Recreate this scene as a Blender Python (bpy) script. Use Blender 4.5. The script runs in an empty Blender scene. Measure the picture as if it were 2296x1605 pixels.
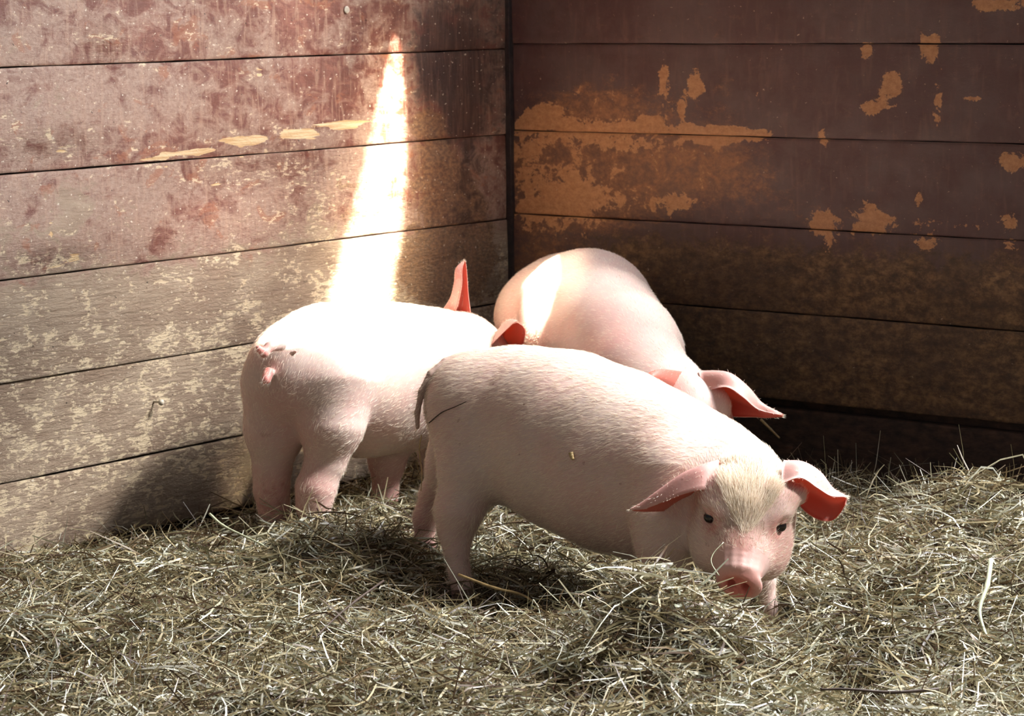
import bpy, math, random
import numpy as np
from mathutils import Vector, Matrix

rng = np.random.default_rng(7)
random.seed(7)
SC = bpy.context.scene
COL = SC.collection

# ------------------------------------------------------------------ camera
IW, IH, FPX = 2296.0, 1605.0, 5550.0
CAM_H = 1.0
pitch = math.atan2(801.0, FPX)
roll = 0.0137
f0 = np.array([0, math.cos(pitch), -math.sin(pitch)])
r0 = np.array([1.0, 0, 0])
u0 = np.array([0, math.sin(pitch), math.cos(pitch)])
CR = math.cos(roll) * r0 - math.sin(roll) * u0
CU = math.sin(roll) * r0 + math.cos(roll) * u0
CB = -f0
CAMP = np.array([0, 0, CAM_H])
cam = bpy.data.cameras.new('camera')
camo = bpy.data.objects.new('camera', cam)
COL.objects.link(camo)
camo.matrix_world = Matrix(((CR[0], CU[0], CB[0], 0), (CR[1], CU[1], CB[1], 0), (CR[2], CU[2], CB[2], CAM_H), (0, 0, 0, 1)))
cam.sensor_fit = 'HORIZONTAL'; cam.sensor_width = 36.0
cam.lens = FPX / IW * 36.0
cam.clip_start = 0.05
cam.dof.use_dof = True; cam.dof.focus_distance = 3.95; cam.dof.aperture_fstop = 13.0
SC.camera = camo

def ray(px, py):
    return f0 + CR * ((px - IW / 2) / FPX) - CU * ((py - IH / 2) / FPX)
def W(px, py, Y):
    """point seen at picture position px,py at distance Y into the pen"""
    d = ray(px, py); return CAMP + d * (Y / d[1])

# ------------------------------------------------------------------ world, sun, daylight
SC.view_settings.view_transform = 'Standard'; SC.view_settings.look = 'None'
SC.view_settings.exposure = 0.0; SC.view_settings.gamma = 1.0
SC.view_settings.use_curve_mapping = False
world = bpy.data.worlds.new('world'); SC.world = world; world.use_nodes = True
world.node_tree.nodes['Background'].inputs[0].default_value = (0.93, 0.90, 0.92, 1)
world.node_tree.nodes['Background'].inputs[1].default_value = 0.215

CORNER = np.array([0.0, 5.6, 0.0]); 
dL = np.array([-0.629, -0.777, 0]); nL = np.array([0.777, -0.629, 0])     # left wall: along, inward normal
dR = np.array([0.783, -0.622, 0]); nR = np.array([-0.622, -0.783, 0])    # right wall

def aim(o, d):
    o.rotation_euler = Vector(d).to_track_quat('-Z', 'Y').to_euler()
def light(name, kind, loc, d, energy, color, **kw):
    l = bpy.data.lights.new(name, kind); l.energy = energy; l.color = color
    for k, v in kw.items(): setattr(l, k, v)
    o = bpy.data.objects.new(name, l); COL.objects.link(o); o.location = Vector(loc); aim(o, d); return o
sun_dir = -np.array([0.975, -0.224, 1.06])                      # daylight through the window over the right wall
light('daylight_sun', 'SUN', (3, 3, 4), sun_dir, 5.2, (1.0, 0.96, 0.92), angle=math.radians(7))
light('window_daylight', 'AREA', CORNER + dR * 1.75 - nR * 0.45 + np.array([0, 0, 2.25]), nR * 0.8 - np.array([0, 0, 0.7]), 510, (0.95, 0.97, 1.0), shape='RECTANGLE', size=2.0, size_y=1.5)
SLIT_D = np.array([0.10, -0.66, 0.75]); SLIT_D /= np.linalg.norm(SLIT_D)

# ------------------------------------------------------------------ helpers
def lin(c):
    c = np.array(c[:3], float) / 255.0
    c = np.where(c <= 0.04045, c / 12.92, ((c + 0.055) / 1.055) ** 2.4)
    return (float(c[0]), float(c[1]), float(c[2]), 1.0)

def mesh_obj(name, verts, faces, mats, parent=None, smooth=True, attrs=None, uv=None, mat_idx=None):
    """verts (n,3); faces list or (m,4)/(m,3) array"""
    me = bpy.data.meshes.new(name)
    verts = np.asarray(verts, np.float32)
    if isinstance(faces, np.ndarray):
        m, k = faces.shape
        me.vertices.add(len(verts)); me.vertices.foreach_set('co', verts.ravel())
        me.loops.add(m * k); me.loops.foreach_set('vertex_index', faces.astype(np.int32).ravel())
        me.polygons.add(m); me.polygons.foreach_set('loop_start', np.arange(0, m * k, k, dtype=np.int32))
        me.update(calc_edges=True)
    else:
        me.from_pydata([tuple(map(float, v)) for v in verts], [], [tuple(map(int, f)) for f in faces])
    me.validate()
    if not isinstance(mats, (list, tuple)): mats = [mats]
    for m_ in mats: me.materials.append(m_)
    if mat_idx is not None and len(mat_idx) == len(me.polygons):
        me.polygons.foreach_set('material_index', np.asarray(mat_idx, np.int32))
    me.polygons.foreach_set('use_smooth', np.full(len(me.polygons), smooth))
    for k_, v_ in (attrs or {}).items():
        a = me.attributes.new(k_, 'FLOAT', 'POINT'); a.data.foreach_set('value', np.asarray(v_, np.float32))
    if uv is not None:
        l = me.uv_layers.new(name='UVMap')
        vi = np.empty(len(me.loops), np.int32); me.loops.foreach_get('vertex_index', vi)
        l.data.foreach_set('uv', np.asarray(uv, np.float32)[vi].ravel())
    me.update()
    o = bpy.data.objects.new(name, me); COL.objects.link(o)
    if parent: o.parent = parent
    return o
def tag(o, label=None, cat=None, group=None, kind=None):
    if label: o['label'] = label
    if cat: o['category'] = cat
    if group: o['group'] = group
    if kind: o['kind'] = kind
    return o

class NT:
    """small node-building helper"""
    def __init__(s, name):
        s.m = bpy.data.materials.new(name); s.m.use_nodes = True; s.t = s.m.node_tree; s.n = s.t.nodes
        s.b = s.n['Principled BSDF']; s.out = s.n['Material Output']
    def node(s, typ, **kw):
        n = s.n.new(typ)
        for k, v in kw.items(): setattr(n, k, v)
        return n
    def put(s, sock, v):
        if isinstance(v, bpy.types.NodeSocket): s.t.links.new(v, sock)
        elif v is not None:
            if sock.type == 'RGBA' and len(v) == 3: v = (*v, 1)
            sock.default_value = v
    def attr(s, name): 
        return s.node('ShaderNodeAttribute', attribute_name=name).outputs['Fac']
    def uv(s): return s.node('ShaderNodeUVMap', uv_map='UVMap').outputs[0]
    def geo(s): return s.node('ShaderNodeNewGeometry').outputs['Position']
    def scale(s, v, sc, loc=(0, 0, 0)):
        m = s.node('ShaderNodeMapping'); s.put(m.inputs[0], v); m.inputs['Scale'].default_value = sc; m.inputs['Location'].default_value = loc; return m.outputs[0]
    def noise(s, v, sc, det=5, rough=0.6, dist=0.0):
        n = s.node('ShaderNodeTexNoise'); s.put(n.inputs['Vector'], v)
        n.inputs['Scale'].default_value = sc; n.inputs['Detail'].default_value = det; n.inputs['Roughness'].default_value = rough; n.inputs['Distortion'].default_value = dist
        return n.outputs['Fac']
    def math(s, op, a, b=None, c=None, clamp=False):
        n = s.node('ShaderNodeMath', operation=op, use_clamp=clamp)
        s.put(n.inputs[0], a)
        if b is not None: s.put(n.inputs[1], b)
        if c is not None: s.put(n.inputs[2], c)
        return n.outputs[0]
    def step(s, x, a, b, lo=0.0, hi=1.0):
        n = s.node('ShaderNodeMapRange', interpolation_type='SMOOTHSTEP'); s.put(n.inputs[0], x)
        n.inputs[1].default_value = a; n.inputs[2].default_value = b; n.inputs[3].default_value = lo; n.inputs[4].default_value = hi
        return n.outputs[0]
    def mix(s, f, a, b, blend='MIX'):
        n = s.node('ShaderNodeMix', data_type='RGBA', blend_type=blend)
        s.put(n.inputs[0], f); s.put(n.inputs[6], a); s.put(n.inputs[7], b); return n.outputs[2]
    def ramp(s, f, stops, interp='LINEAR'):
        n = s.node('ShaderNodeValToRGB'); s.put(n.inputs[0], f); e = n.color_ramp.elements; n.color_ramp.interpolation = interp
        while len(e) < len(stops): e.new(0.5)
        for i, (p, c) in enumerate(stops): e[i].position = p; e[i].color = c
        return n.outputs[0]
    def bump(s, h, strength, dist):
        n = s.node('ShaderNodeBump'); n.inputs['Strength'].default_value = strength; n.inputs['Distance'].default_value = dist
        s.put(n.inputs['Height'], h); s.t.links.new(n.outputs[0], s.b.inputs['Normal'])
    def set(s, **kw):
        for k, v in kw.items(): s.put(s.b.inputs[k.replace('_', ' ')], v)

# ------------------------------------------------------------------ walls
def wall_uv_L(px, py):
    d = ray(px, py); k = np.dot(CORNER - CAMP, nL) / np.dot(d, nL); p = CAMP + d * k
    return float(np.dot(p - CORNER, dL)), float(p[2]), p
def wall_uv_R(px, py):
    d = ray(px, py); k = np.dot(CORNER - CAMP, nR) / np.dot(d, nR); p = CAMP + d * k
    return float(np.dot(p - CORNER, dR)), float(p[2]), p

def blobs(T, Z, lst, fn):
    acc = np.zeros_like(T)
    for (px, py, rx, ry, amp) in lst:
        t0, z0, _ = fn(px, py)
        sc = 5550 / 5.1
        acc += amp * np.exp(-(((T - t0) / (rx / sc)) ** 2 + ((Z - z0) / (ry / sc)) ** 2))
    return acc

def build_wall(name, d, n, bounds, tmax, fn, attr_fn, mat, t0=0.0, thick=0.035, seed=1, drop=0.0):
    r = np.random.default_rng(seed)
    V = []; F = []; UV = []; base = 0
    for i in range(len(bounds) - 1):
        z0, z1 = bounds[i], bounds[i + 1]
        vis = z0 < 1.05
        nt = int((tmax - t0) / (0.008 if vis else 0.1)); nz = int((z1 - z0) / 0.009) if vis else 3
        ts = np.linspace(t0, tmax, nt + 1)
        zs = np.concatenate([[z0 + 0.0010, z0 + 0.0025], np.linspace(z0 + 0.006, z1 - 0.006, nz), [z1 - 0.0025, z1 - 0.0010]])
        T, Z = np.meshgrid(ts, zs, indexing='ij')
        # slightly wavy plank edges, rounded arris, tiny warp of each plank
        wob = 0.0004 * np.sin(T * 9 + i * 2.1) + 0.0003 * np.sin(T * 31 + i)
        edge = np.minimum(Z - z0, z1 - Z)
        Zw = Z + np.where(edge < 0.004, wob * np.sign((Z - (z0 + z1) / 2)), 0)
        rd = np.clip((0.0045 - edge) / 0.0045, 0, 1)
        off = -0.0028 * rd ** 2 + 0.0025 * np.sin(T * 2.3 + i * 1.7) + r.uniform(-0.0015, 0.0015) + 0.002 * np.sin((Z - z0) / (z1 - z0) * math.pi)
        if i == 0: off = off - drop * np.clip(1 - (Z - z0) / 0.09, 0, 1) ** 2
        P = CORNER[None, None] + d * T[..., None] + n * off[..., None] + np.array([0, 0, 1.0]) * Zw[..., None]
        a, b = T.shape
        idx = base + np.arange(a * b).reshape(a, b)
        V.append(P.reshape(-1, 3)); UV.append(np.stack([T.ravel(), Z.ravel() + 0.37 * i], 1))
        f = np.stack([idx[:-1, :-1], idx[1:, :-1], idx[1:, 1:], idx[:-1, 1:]], -1).reshape(-1, 4)
        F.append(f); base += a * b
        # plank thickness: top, bottom returns
        for col in (0, -1):
            q = P[:, col] - n * thick
            j = base + np.arange(a); V.append(q); UV.append(np.stack([ts, np.full(a, zs[col] + 0.37 * i + (0.01 if col else -0.01))], 1))
            F.append(np.stack([idx[:-1, col], j[:-1], j[1:], idx[1:, col]], -1)); base += a
    V = np.concatenate(V); UV = np.concatenate(UV); F = np.concatenate(F)
    rel = V - CORNER; T = rel @ d; Z = V[:, 2]
    at = attr_fn(T, Z)
    at['plank'] = np.floor(np.interp(Z, bounds, np.arange(len(bounds)))) * 0.37
    o = mesh_obj(name, V, F, mat, attrs=at, uv=UV)
    return tag(o, kind='structure')

mL = NT('worn_left_planks')
uv = mL.uv()
bare = mL.attr('bare'); low = mL.attr('low'); tan = mL.attr('tan'); crk = mL.attr('crack')
n_big = mL.noise(mL.scale(uv, (5, 8, 1)), 1.0, 6, 0.65, 0.4)
n_vert = mL.noise(mL.scale(uv, (85, 9, 1)), 1.0, 5, 0.65, 0.8)
n_fine = mL.noise(mL.scale(uv, (95, 120, 1)), 1.0, 8, 0.78)
n_hor = mL.noise(mL.scale(uv, (7, 150, 1)), 1.0, 6, 0.62, 0.4)
n_hor2 = mL.noise(mL.scale(uv, (42, 150, 1), (3, 5, 0)), 1.0, 7, 0.7, 0.5)
n_mid = mL.noise(mL.scale(uv, (20, 26, 1), (7, 1, 0)), 1.0, 8, 0.68, 0.8)
n_patch = mL.noise(mL.scale(uv, (11, 16, 1), (2, 8, 0)), 1.0, 6, 0.6, 0.6)
def M_(a, b): return mL.math('MULTIPLY', a, b)
def A_(a, b): return mL.math('ADD', a, b)
def C_(a, k): return mL.math('MULTIPLY', mL.math('SUBTRACT', a, 0.5), k)
paint = mL.mix(mL.step(n_mid, 0.40, 0.60), lin((106, 60, 46)), lin((134, 88, 72)))
# dusty, scuffed film over the paint
dust = mL.step(A_(C_(n_big, 1.5), A_(C_(n_mid, 1.6), A_(0.52, M_(bare, 0.5)))), 0.34, 0.72)
dustc = mL.mix(mL.step(n_fine, 0.35, 0.65), lin((144, 116, 100)), lin((180, 156, 138)))
paint = mL.mix(M_(dust, 0.78), paint, dustc)
paint = mL.mix(M_(mL.step(n_vert, 0.50, 0.68), 0.5), paint, lin((178, 146, 124)))
paint = mL.mix(M_(mL.step(n_patch, 0.60, 0.64), 0.55), paint, lin((150, 92, 62)))
greyw = mL.mix(mL.step(n_big, 0.38, 0.62), lin((146, 124, 104)), lin((170, 150, 128)))
greyw = mL.mix(M_(mL.step(n_hor, 0.50, 0.66), 0.45), greyw, lin((106, 84, 66)))
greyw = mL.mix(M_(mL.step(n_mid, 0.50, 0.64), 0.4), greyw, lin((124, 100, 82)))
greyw = mL.mix(M_(mL.step(n_fine, 0.52, 0.70), 0.35), greyw, lin((100, 78, 62)))
mask_b = mL.step(A_(bare, C_(n_mid, 1.4)), 0.46, 0.66)
col = mL.mix(mask_b, paint, greyw)
# cream coloured chips: more of them low down
chip_n = A_(C_(n_hor2, 0.85), A_(C_(n_fine, 0.55), A_(C_(n_mid, 0.8), C_(n_patch, 0.5))))
chips = mL.step(A_(chip_n, M_(low, 0.135)), 0.165, 0.225)
col = mL.mix(M_(chips, 0.8), col, lin((224, 204, 170)))
pits = mL.step(A_(C_(mL.noise(mL.scale(uv, (48, 130, 1), (13, 5, 0)), 1.0, 6, 0.7, 0.5), 1.0), M_(low, 0.10)), 0.20, 0.25)
col = mL.mix(M_(pits, 0.55), col, lin((70, 50, 38)))
tanm = mL.step(A_(tan, C_(n_mid, 1.6)), 0.35, 0.62)
tanc = mL.mix(mL.step(n_fine, 0.4, 0.62), lin((92, 64, 46)), lin((150, 112, 76)))
col = mL.mix(M_(tanm, 0.8), col, tanc)
cn = mL.noise(mL.scale(uv, (9, 80, 1)), 1.0, 6, 0.62, 0.6)
crn = mL.step(A_(crk, C_(cn, 1.6)), 0.50, 0.56)
col = mL.mix(crn, col, mL.mix(mL.step(n_hor, 0.4, 0.6), lin((206, 168, 118)), lin((232, 208, 166))))
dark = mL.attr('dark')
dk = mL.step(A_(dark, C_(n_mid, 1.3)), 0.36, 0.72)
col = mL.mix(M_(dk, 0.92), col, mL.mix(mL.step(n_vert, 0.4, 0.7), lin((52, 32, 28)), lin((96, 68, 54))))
spn = mL.noise(mL.scale(uv, (110, 130, 1), (2, 9, 0)), 1.0, 2, 0.5)
col = mL.mix(M_(mL.step(spn, 0.685, 0.71), 0.8), col, lin((220, 208, 188)))
hole = mL.step(mL.noise(mL.scale(uv, (100, 100, 1), (5, 2, 0)), 1.0, 2, 0.5), 0.735, 0.76)
col = mL.mix(M_(hole, 0.85), col, lin((36, 26, 20)))
mL.set(Base_Color=col, Roughness=mL.step(n_mid, 0.3, 0.7, 0.36, 0.6))
hgt = A_(M_(n_hor2, A_(M_(low, 1.5), 0.3)), M_(n_fine, A_(M_(low, 0.5), 0.25)))
hgt = A_(hgt, A_(M_(n_mid, 0.25), mL.math('SUBTRACT', M_(crn, 0.12), M_(hole, 0.5))))
mL.bump(hgt, 0.9, 0.006)

def attr_L(T, Z):
    b = np.clip((0.56 - Z) / 0.12, 0, 1) * 0.75 + np.clip((0.90 - Z) / 0.5, 0, 1) * 0.25
    b += blobs(T, Z, [(100, 250, 160, 90, 0.45), (60, 500, 220, 90, 0.4), (420, 480, 200, 80, 0.3), (600, 180, 60, 60, 0.3),
                      (40, 100, 70, 50, 0.4), (150, 450, 100, 60, 0.3), (700, 450, 140, 140, 0.35)], wall_uv_L)
    b -= blobs(T, Z, [(650, 60, 200, 70, 0.4), (700, 220, 160, 70, 0.4), (60, 470, 60, 20, 0.7), (420, 470, 60, 30, 0.5), (430, 380, 50, 30, 0.6), (430, 745, 20, 30, 0.5)], wall_uv_L)
    low = np.clip((0.60 - Z) / 0.25, 0.0, 1) + blobs(T, Z, [(120, 330, 120, 30, 0.5), (600, 360, 250, 60, 0.6), (110, 585, 90, 22, 1.2), (230, 110, 60, 40, 0.4), (700, 480, 150, 120, 0.7)], wall_uv_L)
    tan = blobs(T, Z, [(985, 380, 100, 100, 0.9), (960, 270, 60, 40, 0.8), (1010, 540, 130, 110, 0.75), (940, 620, 80, 60, 0.9), (1050, 600, 120, 120, 0.8), (800, 480, 160, 160, 0.45), (860, 280, 100, 25, 0.3), (1060, 470, 60, 160, 0.3)], wall_uv_L)
    ck = []
    for k in range(26):
        x = 330 + k * 22; ck.append((x, 357 - (x - 330) * 0.165, 26, 4 + 2 * math.sin(k * 1.3), 0.74))
    for k in range(12):
        x = 640 + k * 22; ck.append((x, 292 - (x - 640) * 0.13, 24, 5, 0.68))
    for k in range(10):
        x = 360 + k * 24; ck.append((x, 318 - (x - 360) * 0.04, 26, 3, 0.62))
    ck += [(700, 305, 60, 12, 0.5), (640, 322, 90, 5, 0.4), (120, 590, 60, 16, 0.5), (165, 575, 25, 14, 0.4), (370, 370, 12, 40, 0.45), (445, 365, 14, 28, 0.45), (540, 350, 12, 40, 0.45), (480, 415, 30, 12, 0.5),
           (230, 110, 8, 20, 0.5), (110, 520, 8, 22, 0.55), (580, 170, 16, 35, 0.4), (135, 335, 30, 14, 0.5)]
    crk = 1.15 * blobs(T, Z, ck, wall_uv_L)
    dark = np.clip((0.40 - T) / 0.12, 0, 1) * 0.55 * np.clip((Z - 0.55) / 0.2, 0.6, 1)  # shade put into the colour near the corner, right of the sunbeam
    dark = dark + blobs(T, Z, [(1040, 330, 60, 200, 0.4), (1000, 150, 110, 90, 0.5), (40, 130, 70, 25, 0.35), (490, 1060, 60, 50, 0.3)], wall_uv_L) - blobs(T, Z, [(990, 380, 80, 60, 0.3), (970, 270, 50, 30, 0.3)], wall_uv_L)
    return dict(bare=b, low=low, tan=tan, crack=crk, dark=dark)
bL = [-0.01, 0.138, 0.322, 0.511, 0.702, 0.893, 1.085, 1.28, 1.47, 1.66, 1.85, 2.04, 2.23, 2.42]
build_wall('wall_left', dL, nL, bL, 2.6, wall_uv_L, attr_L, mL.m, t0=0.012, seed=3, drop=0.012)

mR = NT('dark_right_planks')
uv = mR.uv()
bare = mR.attr('bare'); low = mR.attr('low'); rub = mR.attr('rub')
m_mid = mR.noise(mR.scale(uv, (26, 26, 1), (1, 4, 0)), 1.0, 10, 0.70, 0.5)
m_fine = mR.noise(mR.scale(uv, (70, 90, 1)), 1.0, 9, 0.8)
m_vert = mR.noise(mR.scale(uv, (60, 10, 1)), 1.0, 5, 0.6, 0.4)
m_big = mR.noise(mR.scale(uv, (5, 6, 1)), 1.0, 4, 0.6)
m_rough = mR.noise(mR.scale(uv, (30, 44, 1)), 1.0, 10, 0.78, 0.1)
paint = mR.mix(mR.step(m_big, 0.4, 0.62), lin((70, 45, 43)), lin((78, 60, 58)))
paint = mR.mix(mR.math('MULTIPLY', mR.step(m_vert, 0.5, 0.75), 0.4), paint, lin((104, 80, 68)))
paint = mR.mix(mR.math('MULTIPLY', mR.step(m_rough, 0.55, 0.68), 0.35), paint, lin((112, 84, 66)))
# rubbed, half worn paint near the corner
rubm = mR.step(mR.math('ADD', rub, mR.math('MULTIPLY', mR.math('SUBTRACT', m_rough, 0.5), 1.6)), 0.24, 0.70)
rubc = mR.mix(mR.step(mR.math('ADD', mR.math('MULTIPLY', m_fine, 0.45), mR.math('MULTIPLY', m_mid, 0.55)), 0.40, 0.60), lin((96, 64, 46)), lin((150, 106, 70)))
col = mR.mix(mR.math('MULTIPLY', rubm, 0.85), paint, rubc)
# muddy, hairy lower boards
mudc = mR.ramp(mR.math('ADD', mR.math('MULTIPLY', m_rough, 0.75), mR.math('MULTIPLY', m_fine, 0.25)), [(0.36, lin((44, 32, 26))), (0.47, lin((82, 62, 44))), (0.56, lin((124, 96, 64))), (0.70, lin((160, 130, 90)))])
mudc = mR.mix(mR.math('MULTIPLY', mR.step(m_big, 0.42, 0.62), 0.5), mudc, lin((62, 46, 36)))
mudm = mR.step(mR.math('ADD', low, mR.math('MULTIPLY', mR.math('SUBTRACT', m_mid, 0.5), 1.2)), 0.3, 0.62)
col = mR.mix(mudm, col, mudc)
# peeled bare wood patches
fray = mR.math('MULTIPLY', mR.math('SUBTRACT', m_fine, 0.5), 0.9)
pm = mR.step(mR.math('ADD', mR.math('ADD', bare, fray), mR.math('MULTIPLY', mR.math('SUBTRACT', m_mid, 0.5), 2.9)), 0.50, 0.56)
pc = mR.mix(mR.step(m_fine, 0.36, 0.64), lin((160, 112, 72)), lin((190, 144, 100)))
col = mR.mix(mR.math('MULTIPLY', pm, 0.86), col, pc)
wsp = mR.noise(mR.scale(uv, (95, 120, 1), (3, 6, 0)), 1.0, 3, 0.6)
col = mR.mix(mR.math('MULTIPLY', mR.step(wsp, 0.69, 0.73), 0.6), col, lin((190, 168, 140)))
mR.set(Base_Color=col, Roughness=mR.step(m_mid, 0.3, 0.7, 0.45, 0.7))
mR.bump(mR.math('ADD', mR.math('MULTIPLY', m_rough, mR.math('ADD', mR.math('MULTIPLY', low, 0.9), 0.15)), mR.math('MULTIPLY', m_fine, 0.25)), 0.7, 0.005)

def attr_R(T, Z):
    bl = [(1250, 275, 110, 16, 0.35), (1500, 292, 330, 10, 0.4), (1180, 330, 60, 24, 0.4), (1290, 390, 270, 130, 0.47), (1320, 210, 140, 60, 0.30), (1600, 380, 160, 80, 0.22), (2000, 520, 260, 30, 0.28), (1250, 500, 160, 60, 0.3), (1215, 255, 55, 26, 0.75), (1175, 285, 50, 22, 0.6), (1180, 400, 50, 55, 0.35), (1300, 295, 90, 18, 0.5), (1455, 275, 52, 20, 0.95), (1380, 285, 50, 14, 0.5),
          (1420, 320, 160, 18, 0.45), (1640, 300, 110, 20, 0.95), (1580, 310, 80, 18, 0.5), (1487, 170, 20, 35, 0.75), (1490, 215, 25, 35, 0.5), (1560, 190, 30, 40, 0.9), (1530, 240, 14, 34, 0.7),
          (1550, 282, 30, 14, 0.5), (1290, 440, 60, 40, 0.6), (1200, 470, 70, 22, 0.6), (1520, 450, 50, 30, 0.6), (1420, 460, 140, 30, 0.25),
          (1945, 112, 24, 20, 1.0), (2085, 105, 30, 42, 1.0), (2000, 190, 34, 34, 1.0), (1960, 238, 55, 10, 0.8), (1950, 255, 26, 24, 0.5), (2105, 235, 16, 55, 0.7), (2180, 222, 34, 8, 0.85),
          (2270, 365, 40, 26, 0.9), (2270, 15, 90, 26, 0.85), (2200, 5, 40, 14, 0.6), (1840, 490, 40, 35, 0.7), (1950, 488, 50, 34, 0.8), (1845, 308, 16, 30, 0.7), (2080, 545, 50, 22, 0.5), (2250, 490, 45, 20, 0.5), (2140, 500, 200, 14, 0.35),
          (1860, 545, 40, 30, 0.45), (2260, 545, 40, 20, 0.45), (1700, 215, 16, 40, 0.4), (2060, 450, 20, 30, 0.45), (1600, 60, 20, 40, 0.35)]
    b = 1.55 * blobs(T, Z, bl, wall_uv_R) - 0.30 - 0.12 * np.clip((Z - 0.9) * 20, 0, 1)
    rb = 1.5 * blobs(T, Z, [(1300, 400, 250, 130, 0.8), (1350, 230, 200, 60, 0.35), (1560, 360, 180, 90, 0.45), (1200, 600, 110, 90, 0.35), (1700, 420, 160, 80, 0.15), (1600, 60, 40, 60, 0.2), (1630, 200, 40, 70, 0.2), (1900, 500, 200, 60, 0.15)], wall_uv_R)
    low = np.clip((0.56 - Z) / 0.16, 0, 1) * np.clip(T / 0.35, 0.4, 1) + np.clip((0.35 - Z) / 0.1, 0, 1) * 0.3
    return dict(bare=b, rub=rb, low=low)
bR = [0.16, 0.345, 0.523, 0.711, 0.904, 1.10, 1.29]
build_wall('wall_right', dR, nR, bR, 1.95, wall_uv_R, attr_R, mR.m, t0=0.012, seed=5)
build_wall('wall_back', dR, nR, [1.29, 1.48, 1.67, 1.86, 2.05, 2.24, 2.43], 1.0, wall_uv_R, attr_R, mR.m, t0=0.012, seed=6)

def box_from(o, ax, ay, az, la, lb, lc):
    vs = []
    for i in (0, 1):
        for j in (0, 1):
            for k in (0, 1):
                vs.append(o + ax * la[i] + ay * lb[j] + az * lc[k])
    fs = [(0, 1, 3, 2), (4, 6, 7, 5), (0, 4, 5, 1), (2, 3, 7, 6), (0, 2, 6, 4), (1, 5, 7, 3)]
    return vs, fs
UP = np.array([0, 0, 1.0])
md = NT('dark_old_timber'); nn = md.noise(md.scale(md.geo(), (30, 30, 60)), 1.0, 6, 0.65)
md.set(Base_Color=md.ramp(nn, [(0.35, lin((26, 19, 17))), (0.65, lin((66, 48, 38)))]), Roughness=0.8); md.bump(nn, 0.6, 0.006)
mk = NT('soot_dark_iron'); nn = mk.noise(mk.geo(), 60, 5, 0.6)
mk.set(Base_Color=mk.ramp(nn, [(0.4, lin((24, 20, 22))), (0.7, lin((52, 42, 40)))]), Roughness=0.6)
def slab(name, o, ax, ay, la, lb, lc, mat, bevel=0.003):
    vs, fs = box_from(o, ax, ay, UP, la, lb, lc)
    ob = mesh_obj(name, vs, fs, mat, smooth=False)
    if bevel:
        b = ob.modifiers.new('bevel', 'BEVEL'); b.width = bevel; b.segments = 2
    return tag(ob, kind='structure')
# backing behind the plank joints, the sill log under the right wall, the strip in the corner
slab('trim_1', CORNER, dL, nL, (-0.05, 2.6), (-0.09, -0.036), (-0.12, 2.42), md.m)
slab('trim_2', CORNER, dR, nR, (-0.05, 1.95), (-0.09, -0.036), (-0.12, 1.29), md.m)
slab('trim_3', CORNER, dR, nR, (0.01, 1.95), (-0.034, -0.004), (-0.12, 0.142), md.m, 0.006)
slab('trim_4', CORNER, dR, nR, (0.0, 0.0145), (-0.035, 0.0125), (-0.10, 2.43), mk.m, 0.001)
slab('trim_5', CORNER, dR, nR, (-0.05, 1.0), (-0.09, -0.036), (1.29, 2.43), md.m)
def window_frame():
    V = []; Fc = []
    for (la, lc) in (((1.0, 1.05), (1.29, 2.43)), ((1.95, 2.0), (1.29, 2.43)), ((1.05, 1.95), (1.29, 1.34)), ((1.05, 1.95), (2.38, 2.43)), ):
        v_, f_ = box_from(CORNER, dR, nR, UP, la, (-0.09, 0.01), lc); b_ = len(V); V += v_; Fc += [tuple(b_ + q for q in f) for f in f_]
    tag(mesh_obj('window_1', V, Fc, md.m, smooth=False), kind='structure')
window_frame()

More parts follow.
